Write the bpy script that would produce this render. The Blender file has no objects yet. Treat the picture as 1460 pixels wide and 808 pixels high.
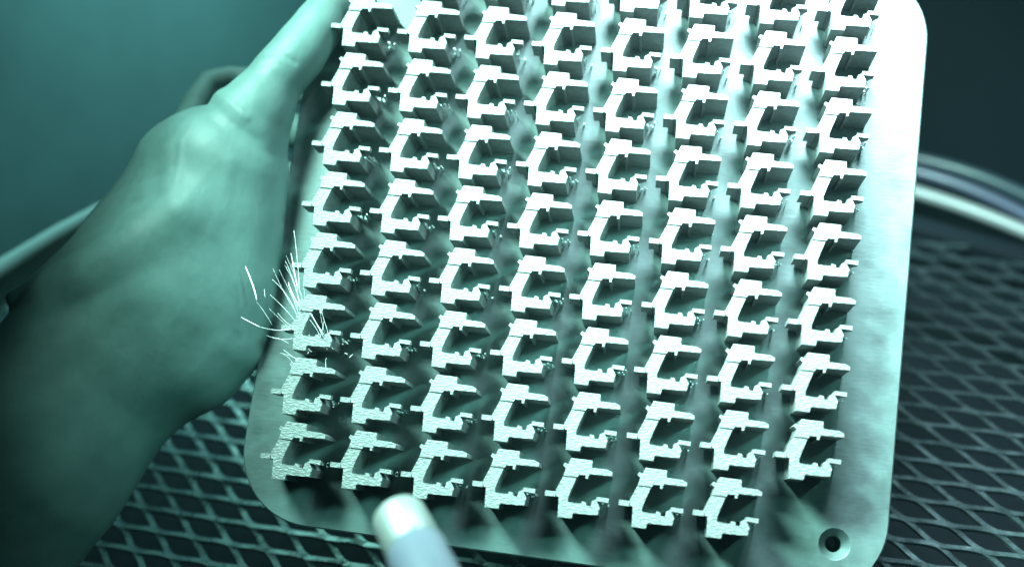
import bpy, bmesh, math, random
import numpy as np
from mathutils import Matrix, Vector

random.seed(7)
rng = np.random.default_rng(7)
MM = 0.001

# ------------------------------------------------------------------ frames (mm)
# world: z up from the expanded metal table, y away from the camera
CAM = np.array([[0.994683, 0.102982, 0.0, -30.649068],
                [-0.060964, 0.588844, -0.805944, -405.732965],
                [-0.082998, 0.801659, 0.591992, 386.510837],
                [0, 0, 0, 1.0]])
# build plate frame: z=0 is the top of the printed brackets, x along rows, y along columns
PLATE = np.array([[0.970083, 0.230648, -0.075766, -13.898121],
                  [-0.220389, 0.705762, -0.673296, -23.000268],
                  [-0.101821, 0.669851, 0.73548, 117.888582],
                  [0, 0, 0, 1.0]])
# table frame: x along the long diagonal of the diamonds
TABLE = np.array([[0.760246, 0.649635, 0, -195.906658],
                  [-0.649635, 0.760246, 0, -12.665137],
                  [0, 0, 1.0, 0],
                  [0, 0, 0, 1.0]])
FPX = 1830.0
CAMP = np.linalg.inv(PLATE) @ CAM          # camera seen from the plate frame


def mat(a):
    m = Matrix([list(r) for r in a])
    m.translation = m.translation * MM
    return m


def at(u, v, z):
    """point of the plate frame (mm) on the ray through photo pixel u,v at plate height z"""
    d = CAMP[:3, :3] @ np.array([(u - 730) / FPX, -(v - 404) / FPX, -1.0])
    o = CAMP[:3, 3]
    return o + d * ((z - o[2]) / d[2])


def to_world(p):
    return PLATE[:3, :3] @ np.asarray(p, float) + PLATE[:3, 3]


def from_world(p):
    return PLATE[:3, :3].T @ (np.asarray(p, float) - PLATE[:3, 3])


# ------------------------------------------------------------------ camera
sc = bpy.context.scene
cam = bpy.data.cameras.new('camera')
cam_o = bpy.data.objects.new('camera', cam)
sc.collection.objects.link(cam_o)
cam_o.matrix_world = mat(CAM)
cam.sensor_width = 36
cam.lens = FPX / 1460 * 36
cam.clip_start = 0.01
cam.clip_end = 20
cam.dof.use_dof = True
cam.dof.focus_distance = 0.468
cam.dof.aperture_fstop = 3.6
cam.dof.aperture_blades = 7
sc.camera = cam_o

# ------------------------------------------------------------------ dim room light
world = bpy.data.worlds.new('World')
sc.world = world
world.use_nodes = True
bg = world.node_tree.nodes['Background']
bg.inputs[0].default_value = (0.10, 0.42, 0.36, 1)
bg.inputs[1].default_value = 0.012


def area_lamp(name, loc, target, sx, sy, power, color):
    li = bpy.data.lights.new(name, 'AREA')
    li.shape = 'RECTANGLE'
    li.size, li.size_y = sx * MM, sy * MM
    li.energy = power
    li.color = color
    o = bpy.data.objects.new(name, li)
    sc.collection.objects.link(o)
    loc, target = Vector(to_world(loc)), Vector(to_world(target))
    o.location = loc * MM
    o.rotation_euler = (target - loc).to_track_quat('-Z', 'Y').to_euler()
    return o


key = area_lamp('chamber_lamp', (70, 215, 140), (90, 62, -18), 150, 60, 2.3, (0.70, 0.97, 1.0))
key.data.spread = math.radians(88)
side = area_lamp('side_lamp', (-250, 240, 300), (85, -25, -18), 150, 130, 2.5, (0.54, 1.0, 0.87))
side.data.spread = math.radians(52)
low = area_lamp('added_grating_light', from_world((-130, 200, 90)), from_world((-185, -80, 0)), 80, 50, 0.07, (0.45, 1.0, 0.80))  # added unseen light behind the plate, brightens the grating at lower left
low.data.spread = math.radians(70)
added_wall_wash = area_lamp('added_wall_wash', from_world((-60, 330, 430)), from_world((-180, 330, 140)), 90, 60, 1.9, (0.44, 1.0, 0.96))  # wash added out of view to brighten the back wall and pale hose
added_wall_wash.data.spread = math.radians(82)
fill = area_lamp('added_fill', (230, 110, 330), (-25, -25, -18), 90, 90, 0.17, (0.38, 1.0, 0.88))  # added fill, lifts the dark right-facing bracket walls in the left columns
fill.data.spread = math.radians(32)

sc.view_settings.view_transform = 'Standard'
sc.view_settings.look = 'None'
sc.view_settings.exposure = 0
sc.view_settings.gamma = 1
sc.render.engine = 'CYCLES'
sc.cycles.use_denoising = True
sc.cycles.max_bounces = 8
sc.cycles.sample_clamp_indirect = 6


# ------------------------------------------------------------------ materials
def new_mat(name, color, rough=0.5, metal=0.0, var=0.15, vscale=40.0, bump=0.0, bscale=800.0, stretch=(1, 1, 1),
            rvar=0.0, spec=0.5, detail=4.0, tint=None):
    m = bpy.data.materials.new(name)
    m.use_nodes = True
    nt = m.node_tree
    N, Lk = nt.nodes, nt.links
    b = N['Principled BSDF']
    b.inputs['Roughness'].default_value = rough
    b.inputs['Metallic'].default_value = metal
    b.inputs['Specular IOR Level'].default_value = spec
    tc = N.new('ShaderNodeTexCoord')
    n1 = N.new('ShaderNodeTexNoise')
    n1.inputs['Scale'].default_value = vscale
    n1.inputs['Detail'].default_value = 6
    n1.inputs['Roughness'].default_value = 0.65
    Lk.new(tc.outputs['Object'], n1.inputs['Vector'])
    cr = N.new('ShaderNodeValToRGB')
    lo = [c * (1 - var) for c in color]
    hi = [min(1, c * (1 + var)) for c in (tint or color)]
    cr.color_ramp.elements[0].position = 0.3
    cr.color_ramp.elements[1].position = 0.7
    cr.color_ramp.elements[0].color = (*lo, 1)
    cr.color_ramp.elements[1].color = (*hi, 1)
    Lk.new(n1.outputs['Fac'], cr.inputs['Fac'])
    Lk.new(cr.outputs['Color'], b.inputs['Base Color'])
    if rvar:
        mr = N.new('ShaderNodeMapRange')
        mr.inputs['From Min'].default_value = 0.3
        mr.inputs['From Max'].default_value = 0.7
        mr.inputs['To Min'].default_value = max(0.02, rough - rvar)
        mr.inputs['To Max'].default_value = min(1, rough + rvar)
        Lk.new(n1.outputs['Fac'], mr.inputs['Value'])
        Lk.new(mr.outputs['Result'], b.inputs['Roughness'])
    if bump:
        mp = N.new('ShaderNodeMapping')
        mp.inputs['Scale'].default_value = stretch
        Lk.new(tc.outputs['Object'], mp.inputs['Vector'])
        n2 = N.new('ShaderNodeTexNoise')
        n2.inputs['Scale'].default_value = bscale
        n2.inputs['Detail'].default_value = detail
        Lk.new(mp.outputs['Vector'], n2.inputs['Vector'])
        bp = N.new('ShaderNodeBump')
        bp.inputs['Strength'].default_value = 1.0
        bp.inputs['Distance'].default_value = bump * MM
        Lk.new(n2.outputs['Fac'], bp.inputs['Height'])
        Lk.new(bp.outputs['Normal'], b.inputs['Normal'])
    return m


M_PLATE = new_mat('machined_plate_steel', (0.078, 0.118, 0.117), rough=0.5, metal=0.25, var=0.3, vscale=60, bump=0.06,
                  bscale=900, stretch=(0.25, 1, 1), rvar=0.1)
M_PRINT = new_mat('printed_rough_metal', (0.165, 0.185, 0.182), rough=0.6, metal=0.5, var=0.22, vscale=500, bump=0.36,
                  bscale=1300, stretch=(0.5, 1.0, 1.0), detail=2.0)
M_SUPPORT = new_mat('support_metal', (0.55, 0.68, 0.66), rough=0.35, metal=0.7, var=0.2, vscale=600)
M_GLOVE = new_mat('teal_glove', (0.075, 0.135, 0.127), rough=0.58, var=0.16, vscale=60, bump=0.10, bscale=420, stretch=(1, 0.5, 1), rvar=0.08, spec=0.4)
M_MESH = new_mat('expanded_metal', (0.10, 0.145, 0.155), rough=0.30, metal=0.85, var=0.35, vscale=120, bump=0.12, bscale=500, rvar=0.12)
M_TRAY = new_mat('tray_floor', (0.006, 0.011, 0.015), rough=0.8, spec=0.2, var=0.3, vscale=12)
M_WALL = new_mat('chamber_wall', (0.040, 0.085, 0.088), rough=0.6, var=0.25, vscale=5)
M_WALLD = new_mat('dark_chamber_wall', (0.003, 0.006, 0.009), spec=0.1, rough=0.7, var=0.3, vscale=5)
M_HOSE_W = new_mat('white_hose', (0.13, 0.15, 0.15), rough=0.35, var=0.05)
M_HOSE_L = new_mat('lavender_hose', (0.04, 0.047, 0.075), rough=0.3, var=0.05)
M_HOSE_T = new_mat('teal_hose', (0.022, 0.038, 0.046), rough=0.3, var=0.05)
M_NOZ_W = new_mat('pale_nozzle_tip', (0.30, 0.33, 0.32), rough=0.46, metal=0.5, var=0.06, vscale=60)
M_NOZ_L = new_mat('lavender_nozzle_body', (0.13, 0.145, 0.19), rough=0.35, var=0.06, vscale=60)
M_SLEEVE = new_mat('sleeve', (0.06, 0.13, 0.12), rough=0.7, var=0.2, vscale=25, bump=1.5, bscale=30)


def spark_mat():
    m = bpy.data.materials.new('spark_glow')
    m.use_nodes = True
    b = m.node_tree.nodes['Principled BSDF']
    b.inputs['Base Color'].default_value = (0.8, 0.9, 0.9, 1)
    b.inputs['Emission Color'].default_value = (0.75, 1.0, 0.97, 1)
    b.inputs['Emission Strength'].default_value = 0.75
    return m


M_SPARK = spark_mat()


# ------------------------------------------------------------------ helpers
def tag(o, label=None, cat=None, group=None, kind=None):
    if label: o['label'] = label
    if cat: o['category'] = cat
    if group: o['group'] = group
    if kind: o['kind'] = kind
    return o


def empty(name, m=None):
    o = bpy.data.objects.new(name, None)
    o.empty_display_size = 0.005
    sc.collection.objects.link(o)
    if m is not None: o.matrix_world = m
    return o


def link(name, me, material, parent=None, m=None):
    o = bpy.data.objects.new(name, me)
    sc.collection.objects.link(o)
    if material and not me.materials: me.materials.append(material)
    if parent is not None: o.parent = parent
    if m is not None: o.matrix_world = m
    return o


def mesh_from_bm(name, bm, smooth=False):
    me = bpy.data.meshes.new(name)
    bmesh.ops.recalc_face_normals(bm, faces=bm.faces)
    bm.to_mesh(me)
    bm.free()
    if smooth: me.shade_smooth()
    return me


def prism(bm, poly, z0, z1, bev=0.0, base=None):
    """extruded polygon (mm), optionally with another outline at the foot"""
    base = base or poly
    lo = [bm.verts.new((x * MM, y * MM, z0 * MM)) for x, y in base]
    hi = [bm.verts.new((x * MM, y * MM, z1 * MM)) for x, y in poly]
    n = len(poly)
    top = bm.faces.new(hi)
    bm.faces.new(lo[::-1])
    for i in range(n):
        bm.faces.new((lo[i], lo[(i + 1) % n], hi[(i + 1) % n], hi[i]))
    if bev:
        bmesh.ops.bevel(bm, geom=list(top.edges), offset=bev * MM, segments=1, affect='EDGES')


def tube_mesh(name, pts, radii, seg=16, caps=True, smooth=True):
    """tube along points in mm (any frame)"""
    pts = [Vector(p) for p in pts]
    bm = bmesh.new()
    rings = []
    up = None
    for i, p in enumerate(pts):
        t = (pts[min(i + 1, len(pts) - 1)] - pts[max(i - 1, 0)]).normalized()
        if up is None: up = t.orthogonal().normalized()
        up = (up - t * up.dot(t)).normalized()
        s = t.cross(up)
        r = radii[i] if hasattr(radii, '__len__') else radii
        rings.append([bm.verts.new((p + (up * math.cos(a) + s * math.sin(a)) * r) * MM)
                      for a in [2 * math.pi * k / seg for k in range(seg)]])
    for a, b in zip(rings, rings[1:]):
        for k in range(seg):
            bm.faces.new((a[k], a[(k + 1) % seg], b[(k + 1) % seg], b[k]))
    if caps:
        bm.faces.new(rings[0][::-1])
        bm.faces.new(rings[-1])
    return mesh_from_bm(name, bm, smooth)


MP, MT = mat(PLATE), mat(TABLE)

# ------------------------------------------------------------------ the setting: chamber walls, tray under the mesh
def wall_quad(name, a, b, z0, z1, material, thick=8):
    a, b = Vector((a[0], a[1], 0)), Vector((b[0], b[1], 0))
    t = (b - a).normalized()
    n = Vector((-t.y, t.x, 0)) * thick
    bm = bmesh.new()
    prism(bm, [(a.x, a.y), (b.x, b.y), (b.x + n.x, b.y + n.y), (a.x + n.x, a.y + n.y)], z0, z1)
    o = link(name, mesh_from_bm(name, bm), material)
    return tag(o, kind='structure')


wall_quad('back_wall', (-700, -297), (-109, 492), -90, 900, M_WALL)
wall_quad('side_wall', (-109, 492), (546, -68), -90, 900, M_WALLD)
bm = bmesh.new()
prism(bm, [(-900, -600), (700, -600), (700, 700), (-900, 700)], -98, -90.5)
tag(link('tray_floor', mesh_from_bm('tray_floor', bm), M_TRAY), kind='structure')


# ------------------------------------------------------------------ expanded metal table
def build_grating():
    Lg, S = 31.5, 0.38352631
    va = np.array([.5, -.5 * S]) * Lg
    vb = np.array([.5, .5 * S]) * Lg
    W, T, tilt = 2.55, 1.3, math.radians(-6)
    ct, st = math.cos(tilt), math.sin(tilt)
    # cross section (in the short diagonal / vertical plane)
    cs = [(-W / 2, -T / 2), (W / 2, -T / 2), (W / 2, T / 2), (-W / 2, T / 2)]
    cs = [(u * ct - v * st, u * st + v * ct) for u, v in cs]
    V, F = [], []
    nseg = 7
    for i in range(-80, 60):
        for j in range(-60, 75):
            p0 = i * va + j * vb
            if not (-520 < p0[0] < 640 and -180 < p0[1] < 350): continue
            wx, wy = (TABLE[:2, :2] @ p0 + TABLE[:2, 3])
            if (wx + 317) * 0.8 - (wy - 214) * 0.6 < 8: continue
            for v, sg in ((va, -1), (vb, 1)):
                base = len(V)
                for k in range(nseg + 1):
                    t = k / nseg
                    e = t * 0.5 + 0.5 * (t * t * (3 - 2 * t))
                    x = p0[0] + v[0] * t
                    y = p0[1] + v[1] * e
                    wv = 1.0 + 0.18 * (abs(2 * t - 1) ** 2)
                    zc = 0.9 * math.sin(math.pi * t) * sg * 0.5
                    for (cy, cz) in cs:
                        V.append((x * MM, (y + cy * wv) * MM, (cz * wv + zc) * MM))
                for k in range(nseg):
                    a = base + 4 * k
                    for q in range(4):
                        r = (q + 1) % 4
                        F.append((a + q, a + r, a + 4 + r, a + 4 + q))
                F.append((base + 3, base + 2, base + 1, base))
                e_ = base + 4 * nseg
                F.append((e_, e_ + 1, e_ + 2, e_ + 3))
    me = bpy.data.meshes.new('grating')
    me.from_pydata(V, [], F)
    me.update()
    return me


table = empty('expanded_metal_table', MT)
tag(table, 'teal expanded metal grating with diamond openings, under the build plate', 'grating')
link('diamond_sheet', build_grating(), M_MESH, table)
bm = bmesh.new()
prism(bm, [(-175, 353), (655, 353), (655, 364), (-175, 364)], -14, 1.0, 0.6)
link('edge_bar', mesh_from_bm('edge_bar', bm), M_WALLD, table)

# ------------------------------------------------------------------ hoses at the far edge of the table
hose_grp = 'hoses behind the grating'


def at_level(u, v, z):
    """world point (mm) on the ray through photo pixel u,v at height z over the table"""
    d = CAM[:3, :3] @ np.array([(u - 730) / FPX, -(v - 404) / FPX, -1.0])
    o = CAM[:3, 3]
    return o + d * ((z - o[2]) / d[2])


def hose(px, r, material, label):
    cu = np.polyfit([p[0] - 1380 for p in px], [p[1] for p in px], 2)
    pts = [at_level(u, np.polyval(cu, u - 1380), r + 0.5) for u in np.linspace(1190, 1600, 48)]
    tag(link('hose', tube_mesh('hose', pts, r, 20), material), label, 'hose', hose_grp)


hose([(1308, 275), (1359, 291), (1409, 309), (1458, 329)], 3.7, M_HOSE_W, 'white hose nearest the grating edge, right of the plate')
hose([(1312, 247), (1369, 265), (1419, 285), (1458, 305)], 3.4, M_HOSE_L, 'lavender grey hose between the white and the teal hoses')
hose([(1312, 228), (1369, 243), (1419, 260), (1458, 278)], 3.7, M_HOSE_T, 'teal hose farthest from the grating, topmost of the three on the right')
pts = [at(215, 268, -92), at(180, 290, -95), at(90, 344, -104), at(0, 404, -110), at(-120, 490, -115)]
M_HOSE_P = new_mat('pale_teal_hose', (0.45, 0.6, 0.58), rough=0.45, var=0.08)
tag(link('hose', tube_mesh('hose', pts, [5, 6, 8, 10, 11], 24), M_HOSE_P, None, MP), 'blurred pale teal hose slanting behind the gloved wrist', 'hose')


# ------------------------------------------------------------------ build plate
def rounded_rect(x0, x1, y0, y1, r, n=14):
    out = []
    for cx, cy, a0 in ((x1 - r, y1 - r, 0), (x0 + r, y1 - r, 90), (x0 + r, y0 + r, 180), (x1 - r, y0 + r, 270)):
        for k in range(n + 1):
            a = math.radians(a0 + 90 * k / n)
            out.append((cx + r * math.cos(a), cy + r * math.sin(a)))
    return out


PX0, PX1, PY0, PY1, PR = -109, 129, -110, 128, 28
HOLE = (110.7, -90.8)
PZ, PT = -18.0, 20.0


def build_plate():
    """plate with a countersunk through hole"""
    bm = bmesh.new()
    poly = rounded_rect(PX0, PX1, PY0, PY1, PR)
    inner = rounded_rect(PX0 + .5, PX1 - .5, PY0 + .5, PY1 - .5, PR - .5)
    def ring(pts, z): return [bm.verts.new((x * MM, y * MM, z * MM)) for x, y in pts]
    r_top, r_ch, r_bot = ring(inner, PZ), ring(poly, PZ - .5), ring(poly, PZ - PT)
    n = len(poly)
    for a, b in ((r_top, r_ch), (r_ch, r_bot)):
        for i in range(n):
            bm.faces.new((b[i], b[(i + 1) % n], a[(i + 1) % n], a[i]))
    seg = 32
    def circ(r, z): return ring([(HOLE[0] + r * math.cos(2 * math.pi * k / seg), HOLE[1] + r * math.sin(2 * math.pi * k / seg)) for k in range(seg)], z)
    rings = [circ(5.7, PZ), circ(5.3, PZ - .35), circ(2.9, PZ - 3.2), circ(2.9, PZ - PT)]
    for a, b in zip(rings, rings[1:]):
        for k in range(seg):
            bm.faces.new((b[k], b[(k + 1) % seg], a[(k + 1) % seg], a[k]))
    def fill(outer, hole):
        es = []
        for lp in (outer, hole):
            for i in range(len(lp)):
                e = bm.edges.get((lp[i], lp[(i + 1) % len(lp)]))
                es.append(e)
        bmesh.ops.triangle_fill(bm, use_beauty=True, use_dissolve=False, edges=es)
    fill(r_top, rings[0])
    fill(r_bot, rings[-1])
    return mesh_from_bm('build_plate', bm)


plate = link('build_plate', build_plate(), M_PLATE, None, MP)
tag(plate, 'pale steel build plate with rounded corners and one countersunk hole, held by the gloved hand', 'build plate')

# ------------------------------------------------------------------ printed brackets
HEAD = [(2.3, 20.9), (9.8, 20.9), (9.8, 18.3), (15.6, 18.3), (17.2, 17.6), (17.2, 16.3), (9.0, 16.2), (8.9, 14.4),
        (8.05, 14.4), (8.05, 15.7), (5.6, 15.6), (5.05, 14.42), (0.2, 14.42), (0.9, 17.3), (-0.35, 18.1), (0.3, 19.1), (1.5, 18.5)]
STRUT = [(0.12, 14.15), (4.9, 14.15), (2.85, 8.3), (2.75, 7.0), (-0.6, 6.9), (-1.4, 7.02), (-2.05, 8.6)]
BASE = [(-0.6, 6.88), (2.73, 6.98), (2.66, 5.48), (7.64, 5.45), (7.7, 6.4), (9.04, 6.3), (9.3, 5.0), (11.0, 4.9), (11.1, 6.8),
        (12.4, 7.6), (12.9, 6.9), (14.1, 5.1), (13.7, 2.2), (4.9, 2.1), (4.8, 0), (-.2, 0)]
TAB_L = [(-5.6, 6.9), (-1.72, 6.9), (-2.0, 8.7), (-5.6, 8.7)]
TAB_LB = [(-3.6, 7.2), (-1.75, 7.2), (-2.0, 8.4), (-3.6, 8.4)]
TAB_R = [(12.55, 7.05), (16.9, 7.05), (16.9, 8.5), (12.55, 8.5)]
TAB_RB = [(12.55, 7.1), (14.6, 7.1), (14.6, 8.4), (12.55, 8.4)]


def bracket_meshes():
    out = {}
    def mk(name, *args):
        bm = bmesh.new()
        for a in args: prism(bm, *a)
        me = mesh_from_bm(name, bm)
        me.materials.append(M_PRINT)
        out[name] = me
    Z = PZ + .003
    mk('head', (HEAD, Z, 0, .12))
    mk('strut', (STRUT, Z, -.15, .12))
    mk('base', (BASE, Z, -.1, .12))
    mk('left_tab', (TAB_L, -11, -.2, .06), (TAB_LB, Z, -11.01, 0, TAB_LB))
    mk('right_tab', (TAB_R, -3.2, -.2, .06), (TAB_R, -7.5, -3.21, 0, TAB_RB))
    # broken support needles under the right tab, five ways of breaking
    for var in range(5):
        bm = bmesh.new()
        r2 = random.Random(3 + var)
        for k in range(r2.randrange(3, 8)):
            x, y = r2.uniform(13, 17.2), r2.uniform(6.0, 8.3)
            w = r2.uniform(.12, .28)
            z1 = r2.uniform(-13, -7)
            dx, dy = r2.uniform(-.5, .8), r2.uniform(-.8, .3)
            prism(bm, [(x + dx - w, y + dy - w), (x + dx + w, y + dy - w), (x + dx + w, y + dy + w), (x + dx - w, y + dy + w)], Z, z1, 0,
                  [(x - w, y - w), (x + w, y - w), (x + w, y + w), (x - w, y + w)])
        me = mesh_from_bm('supports', bm)
        me.materials.append(M_SUPPORT)
        out['supports%d' % var] = me
    return out


BM_ = bracket_meshes()
ORD = ['first', 'second', 'third', 'fourth', 'fifth', 'sixth', 'seventh', 'eighth', 'ninth']
PITX, PITY = 26.0, 23.5597
for j in range(9):
    for i in range(8):
        if (i, j) in ((7, 0), (0, 8)): continue
        b = empty('bracket')
        jit = random.Random(i * 31 + j)
        loc = Matrix.Translation(Vector(((i - 3.5) * PITX, (j - 4) * PITY, 0)) * MM)
        tilt = Matrix.Rotation(math.radians(jit.gauss(0, .35)), 4, 'Z')
        b.matrix_world = MP @ loc @ tilt
        col = 'leftmost' if i == 0 else ('rightmost' if i == 7 else ORD[i] + ' from the left')
        row = 'bottom row' if j == 0 else ('top row' if j == 8 else ORD[j] + ' row from the bottom')
        lab = f'rough grey printed bracket, {col} in the {row}'
        if (i, j) == (0, 2): lab = 'rough grey printed bracket struck by sparks, leftmost in the third row from the bottom'
        tag(b, lab, 'bracket', 'printed brackets on the build plate')
        pick = 'supports%d' % jit.randrange(5)
        for nm, me in BM_.items():
            if nm.startswith('supports') and nm != pick: continue
            c = bpy.data.objects.new({'left_tab': 'tab', 'right_tab': 'tab', pick: 'support_stubs'}.get(nm, nm), me)
            sc.collection.objects.link(c)
            c.parent = b


# ------------------------------------------------------------------ gloved hand (smooth union of tapered limbs)
def surface_nets(field, origin, h):
    """zero surface of a sampled field -> vertices (mm), quads"""
    s = field < 0
    nx, ny, nz = field.shape
    corners = [(a, b, c) for a in (0, 1) for b in (0, 1) for c in (0, 1)]
    cnt = sum(s[a:nx - 1 + a, b:ny - 1 + b, c:nz - 1 + c].astype(np.int8) for a, b, c in corners)
    act = (cnt > 0) & (cnt < 8)
    idx = np.argwhere(act)
    ids = -np.ones(act.shape, np.int64)
    ids[act] = np.arange(len(idx))
    acc = np.zeros((len(idx), 3))
    num = np.zeros(len(idx))
    for a in range(8):
        for b in range(a + 1, 8):
            ca, cb = corners[a], corners[b]
            if sum(x != y for x, y in zip(ca, cb)) != 1: continue
            fa = field[idx[:, 0] + ca[0], idx[:, 1] + ca[1], idx[:, 2] + ca[2]]
            fb = field[idx[:, 0] + cb[0], idx[:, 1] + cb[1], idx[:, 2] + cb[2]]
            m = (fa < 0) != (fb < 0)
            t = np.where(m, fa / np.where(m, fa - fb, 1), 0)
            P = np.array(ca) + t[:, None] * (np.array(cb) - np.array(ca))
            acc[m] += P[m]
            num[m] += 1
    verts = (idx + acc / num[:, None]) * h + origin
    quads = []
    for ax in range(3):
        sl0 = [slice(1, -1)] * 3
        sl0[ax] = slice(0, -1)
        sl1 = list(sl0)
        sl1[ax] = slice(1, None)
        a, b = s[tuple(sl0)], s[tuple(sl1)]
        e = np.argwhere(a != b)
        off = np.ones(3, int)
        off[ax] = 0
        e = e + off
        flip = s[e[:, 0], e[:, 1], e[:, 2]]
        o1, o2 = [k for k in range(3) if k != ax]
        d1, d2 = np.zeros(3, int), np.zeros(3, int)
        d1[o1], d2[o2] = 1, 1
        g = lambda q: ids[q[:, 0], q[:, 1], q[:, 2]]
        lim = np.array(act.shape)
        ok = np.all(e < lim, axis=1)
        e, flip = e[ok], flip[ok]
        q = np.stack([g(e), g(e - d1), g(e - d1 - d2), g(e - d2)], 1)
        q = q[(q >= 0).all(1)]
        quads.append(q)
    return verts, np.concatenate(quads)


def build_hand():
    # (points [(u,v,z)...], radii mm, z flatten, blend mm): u,v photo pixels turned into plate-frame points at real height z
    P = at
    limbs = []
    def limb(pts, radii, k=6.0, flat=1.0): limbs.append(([P(*p) for p in pts], radii, k, flat))
    # thumb on the plate
    limb([(471, 8, -8), (452, 40, -7), (424, 78, -6), (394, 112, -5), (366, 158, -5)], [8.4, 10.0, 11.0, 11.0, 12.5], 4)
    # thumb root and thenar, one broad mass
    limb([(364, 160, -5), (345, 185, -6), (312, 232, -10), (285, 320, -14), (255, 410, -16)], [12.5, 15.5, 22, 25, 27], 7)
    limb([(345, 260, -12), (338, 400, -16), (326, 485, -20), (285, 520, -22)], [14, 14.5, 15, 17], 20)
    # back of the hand, wrist and forearm
    limb([(262, 245, -26), (205, 390, -28), (130, 500, -26), (20, 640, -22)], [20, 30, 33, 36], 20)
    limb([(240, 470, -25), (165, 560, -25), (60, 690, -20), (-20, 780, -20)], [26, 26, 30, 32], 16)
    limb([(20, 640, -22), (-90, 760, -20)], [36, 40], 12)
    # glove: stretched fold to the cuff, tendon, cuff rim
    limb([(318, 142, 0), (335, 148, 3.5), (352, 166, 4.5)], [1.6, 1.8, 1.4], 6)
    limb([(255, 304, 8.5), (195, 348, 6.5), (130, 386, 3.5), (75, 411, -1)], [4.0, 5, 4.5, 3], 14)
    limb([(248, 222, 5.0), (252, 250, 6.5), (254, 285, 7.5)], [0.8, 0.9, 0.8], 8)
    limb([(190, 278, -10), (130, 335, -8), (45, 408, -8), (20, 424, -10)], [3.0, 2.6, 2.6, 3.0], 5)
    # fingers folded behind the plate
    limb([(262, 205, -34), (278, 150, -44), (297, 116, -50), (330, 108, -54), (385, 118, -58), (455, 132, -50)], [9, 5.6, 4.6, 4.4, 6.5, 7.0], 5)
    limb([(255, 235, -46), (300, 190, -66), (380, 178, -62), (455, 195, -50)], [10, 9, 8.2, 7.2], 3)
    limb([(245, 300, -50), (295, 262, -70), (372, 248, -64), (440, 262, -50)], [10, 8.6, 7.8, 6.8], 3)
    limb([(240, 360, -48), (285, 335, -66), (350, 322, -62), (405, 330, -49)], [9, 7.6, 6.9, 6.0], 3)
    allp = np.array([p for l in limbs for p in l[0]])
    h = 1.05
    lo = np.array([allp[:, 0].min() - 20, allp[:, 1].min() - 45, -90.0])
    hi = np.array([allp[:, 0].max() + 14, allp[:, 1].max() + 16, 36.0])
    lo[0] = max(lo[0], -235)
    lo[1] = max(lo[1], -190)
    ns = ((hi - lo) / h).astype(int) + 1
    X, Y, Zg = np.meshgrid(*[lo[k] + h * np.arange(ns[k], dtype=np.float32) for k in range(3)], indexing='ij')
    X, Y, Zg = [a.astype(np.float32) for a in (X, Y, Zg)]
    field = np.full(X.shape, 1e3, np.float32)
    for pts, radii, k, flat in limbs:
        f = np.full(X.shape, 1e3, np.float32)
        for (a, b, ra, rb) in zip(pts, pts[1:], radii, radii[1:]):
            d = (b - a).astype(np.float32)
            t = np.clip(((X - a[0]) * d[0] + (Y - a[1]) * d[1] + (Zg - a[2]) * d[2]) / float(d @ d), 0, 1)
            dist = np.sqrt((X - a[0] - t * d[0]) ** 2 + (Y - a[1] - t * d[1]) ** 2 + (Zg - a[2] - t * d[2]) ** 2)
            t2 = t * t * (3 - 2 * t)
            f = np.minimum(f, dist - (ra + t2 * (rb - ra)))
        hh = np.clip(0.5 + 0.5 * (f - field) / k, 0, 1)
        field = f * (1 - hh) + field * hh - k * hh * (1 - hh)
    field[0], field[:, 0], field[-1], field[:, -1] = 1, 1, 1, 1
    v, q = surface_nets(field, lo, h)
    me = bpy.data.meshes.new('hand')
    me.from_pydata((v * MM).tolist(), [], q.tolist())
    me.update()
    bm = bmesh.new()
    bm.from_mesh(me)
    for _ in range(2):
        bmesh.ops.smooth_vert(bm, verts=bm.verts, factor=0.5, use_axis_x=True, use_axis_y=True, use_axis_z=True)
    bmesh.ops.recalc_face_normals(bm, faces=bm.faces)
    bm.normal_update()
    # creases over the thumb joints and wrinkles of the stretched glove: (points, depth mm, half width mm)
    creases = [([(362, 82, 4), (378, 74, 6), (398, 76, 7), (420, 88, 5)], .55, .9), ([(370, 92, 6), (390, 88, 7), (410, 95, 7)], .3, .7),
               ([(374, 66, 4), (392, 64, 6), (410, 70, 6)], .25, .7),
               ([(305, 150, 5), (330, 176, 9), (362, 196, 9)], .6, 2.0), ([(396, 205, 3), (382, 235, 7), (374, 280, 8)], .6, 1.8),
               ([(190, 292, 4), (225, 282, 8), (262, 280, 10)], .6, 2.2), ([(200, 262, 0), (228, 252, 6), (250, 240, 8)], .4, 1.6),
               ([(60, 452, 6), (130, 424, 9), (215, 380, 11)], .3, 3.0), ([(372, 430, 1), (352, 470, 2), (338, 520, -2)], .6, 2.0),
               ([(330, 230, 10), (318, 280, 12), (300, 330, 12)], -.35, 2.6), ([(285, 175, 4), (262, 205, 8), (255, 260, 10)], -.5, 1.4),
               ([(312, 136, 3), (332, 150, 8), (352, 168, 9)], -.5, 1.3)]
    co = np.array([v.co for v in bm.verts]) / MM
    no = np.array([v.normal for v in bm.verts])
    dsp = np.zeros(len(co))
    for pts, dep, wid in creases:
        pts = [P(*p) for p in pts]
        best = np.full(len(co), 1e9)
        for a, b in zip(pts, pts[1:]):
            d = b - a
            t = np.clip(((co - a) @ d) / (d @ d), 0, 1)
            q = co - a - t[:, None] * d
            q[:, 2] *= 0.35
            best = np.minimum(best, (q ** 2).sum(1))
        dsp -= dep * np.exp(-best / wid ** 2)
    dsp *= np.clip(no[:, 2] * 2, 0, 1)
    from mathutils import noise
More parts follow.
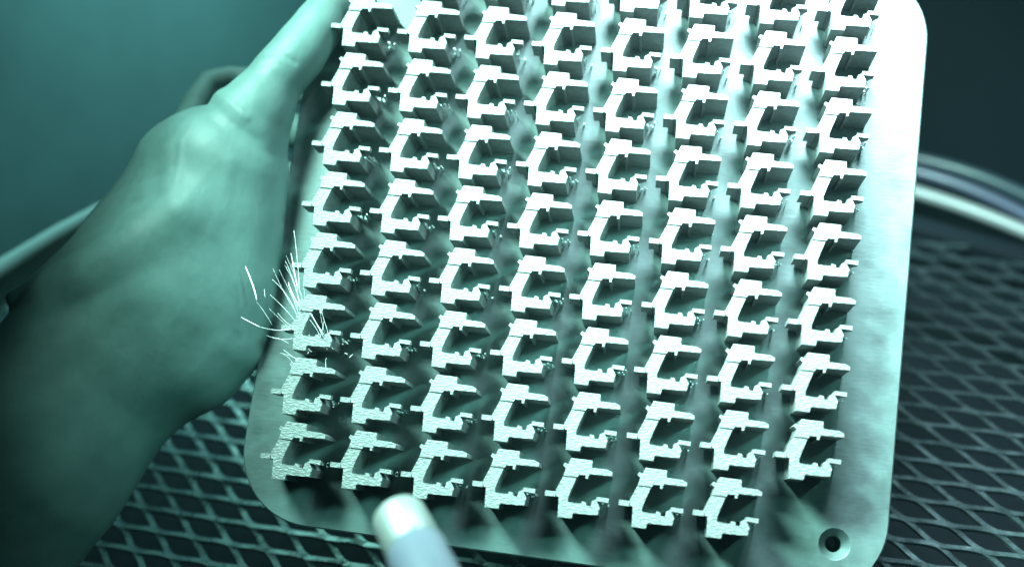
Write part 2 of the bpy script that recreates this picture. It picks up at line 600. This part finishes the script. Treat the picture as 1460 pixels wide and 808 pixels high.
    for k, c in enumerate(co):
        w = 1.0 / (1.0 + math.exp((c[0] + 128) / 14))            # looser glove towards the wrist
        q = Vector((c[0] * .8 - c[1] * .6, (c[0] * .6 + c[1] * .8) * .38, c[2] * .5))
        dsp[k] += (.10 + .45 * w) * noise.noise(q / 11.0) + (.03 + .09 * w) * noise.noise(q / 4.5) + .02 * noise.noise(Vector(c) / 2.4)
    for v, dd in zip(bm.verts, dsp): v.co += v.normal * (dd * MM)
    bm.to_mesh(me)
    bm.free()
    me.shade_smooth()
    return me


hand = link('gloved_hand', build_hand(), M_GLOVE, None, MP)
tag(hand, 'gloved hand in teal glove gripping the left edge of the plate, thumb on top', 'hand')

# ------------------------------------------------------------------ blast nozzle in the foreground
def build_nozzle():
    root = empty('nozzle')
    zt = 66.0
    tip = np.array(at(568, 735, zt))
    end = np.array(at(680, 960, zt + 42))
    ax = Vector(end - tip).normalized()
    m = Matrix.Translation(Vector(to_world(tip)) * MM) @ (Matrix([list(r) for r in PLATE[:3, :3]]) @ ax.to_track_quat('Z', 'Y').to_matrix()).to_4x4()
    root.matrix_world = m
    def lathe(name, prof, material, seg=40):
        bm = bmesh.new()
        rings = []
        for z, r in prof:
            rings.append([bm.verts.new((r * math.cos(2 * math.pi * k / seg) * MM, r * math.sin(2 * math.pi * k / seg) * MM, z * MM)) for k in range(seg)])
        for a, b in zip(rings, rings[1:]):
            for k in range(seg):
                bm.faces.new((a[k], a[(k + 1) % seg], b[(k + 1) % seg], b[k]))
        bm.faces.new(rings[0][::-1])
        bm.faces.new(rings[-1])
        return link(name, mesh_from_bm(name, bm, True), material, root)
    lathe('tip', [(2.5, 2.2), (0, 2.4), (-.1, 7.6), (0.1, 8.0), (.5, 8.3), (1.1, 8.4), (15.6, 8.75), (16, 8.4)], M_NOZ_W)
    lathe('body', [(16.05, 8.2), (16.3, 8.9), (16.7, 9.05), (40, 9.3), (90, 10), (150, 10.4)], M_NOZ_L)
    tag(root, 'blurred white tipped nozzle with lavender body in the foreground below the brackets', 'nozzle')


build_nozzle()


# ------------------------------------------------------------------ sparks at the third bracket of the left column
def spark(pts, r0, label='thin white spark streak rising from the leftmost bracket', z0=2.0, dz=3.0):
    n = 9
    ctrl = [np.array(p, float) for p in pts]
    out, rad = [], []
    for k in range(n):
        t = k / (n - 1)
        if len(ctrl) == 2: q = ctrl[0] * (1 - t) + ctrl[1] * t
        else: q = ctrl[0] * (1 - t) ** 2 + ctrl[1] * 2 * t * (1 - t) + ctrl[2] * t * t
        out.append(at(q[0], q[1], z0 + dz * t))
        rad.append(max(0.02, r0 * (0.35 + 0.65 * math.sin(math.pi * (0.12 + 0.8 * t)))))
    o = link('spark', tube_mesh('spark', out, rad, 6), M_SPARK, None, MP)
    tag(o, label, 'spark', 'sparks flying from the leftmost bracket')


THIN = [((424, 448), (402, 415), (389, 382)), ((428, 444), (410, 410), (398, 384)), ((424, 452), (414, 420), (388, 398)),
        ((430, 440), (420, 400), (407, 372)), ((427, 440), (426, 410), (406, 378)), ((421, 458), (408, 440), (385, 420)),
        ((427, 418), (426, 380), (419, 328)), ((434, 426), (434, 410), (432, 404)), ((420, 466), (408, 462), (396, 446)),
        ((428, 452), (420, 432), (411, 405)), ((416, 470), (402, 458), (384, 440)), ((432, 430), (424, 398), (408, 365)),
        ((464, 480), (452, 462), (443, 448)), ((458, 482), (452, 468), (442, 456)), ((463, 476), (458, 456), (456, 442)),
        ((388, 463), (378, 445), (366, 430)), ((418, 482), (400, 486), (380, 478)), ((424, 512), (412, 505), (399, 503)),
        ((426, 514), (416, 508), (404, 498)), ((377, 412), (377, 418), (378, 424)), ((465, 510), (463, 520), (466, 528)),
        ((455, 484), (460, 470), (462, 458)), ((470, 482), (464, 462), (459, 446)), ((412, 490), (402, 482), (390, 481)),
        ((420, 520), (412, 508), (404, 505))]
SPOT = ['leftmost', 'second', 'third', 'fourth', 'fifth', 'sixth', 'seventh', 'eighth', 'ninth', 'tenth', 'eleventh', 'twelfth', 'thirteenth',
        'fourteenth', 'fifteenth', 'sixteenth', 'seventeenth', 'eighteenth', 'nineteenth', 'twentieth', 'twenty-first', 'twenty-second',
        'twenty-third', 'twenty-fourth', 'rightmost']
for k, p in enumerate(sorted(THIN, key=lambda q: q[2])):
    spark(p, 0.034 + 0.012 * (k % 3), f'hair-thin white spark streak, {SPOT[k]} of the thin streaks counted by their tips')
spark(((366, 428), (364, 412), (350, 380)), 0.26, 'thick feathery white spark over the glove, left of the bracket')
spark(((371, 466), (358, 460), (344, 452)), 0.15, 'short forked white spark over the glove, lowest on the left')
spark(((417, 468), (400, 474), (371, 466)), 0.07, 'flat curved white spark reaching from the bracket tab to the glove')
spark(((425, 415), (420, 390), (415, 361)), 0.13, 'long bright upright spark left of the fourth bracket up')
spark(((429, 440), (416, 420), (411, 402)), 0.12, 'bright slanting spark just above the struck bracket')
spark(((462, 482), (452, 462), (443, 446)), 0.09, 'bright spark inside the opening of the struck bracket')
rs = random.Random(11)
for k in range(16):
    u, v = rs.uniform(432, 498), rs.uniform(478, 510)
    a = rs.uniform(-2.6, -.4)
    l = rs.uniform(3, 9)
    spark(((u, v), (u + l * .5 * math.cos(a) + rs.uniform(-2, 2), v + l * .5 * math.sin(a)), (u + l * math.cos(a), v + l * math.sin(a))),
          rs.uniform(.08, .16), 'tiny spark crumb glowing below the struck bracket', -4, 2)


# ------------------------------------------------------------------ blasting mist in the chamber air
def build_haze():
    bm = bmesh.new()
    prism(bm, [(-1000, -1000), (800, -1000), (800, 800), (-1000, 800)], -1100, 950)
    m = bpy.data.materials.new('mist')
    m.use_nodes = True
    nt = m.node_tree
    nt.nodes.remove(nt.nodes['Principled BSDF'])
    v = nt.nodes.new('ShaderNodeVolumePrincipled')
    v.inputs['Color'].default_value = (0.5, 0.92, 1.0, 1)
    v.inputs['Density'].default_value = 0.015
    nt.links.new(v.outputs[0], nt.nodes['Material Output'].inputs['Volume'])
    tag(link('haze', mesh_from_bm('haze', bm), m), 'thin pale mist filling the air around the plate', 'haze', None, 'stuff')


build_haze()
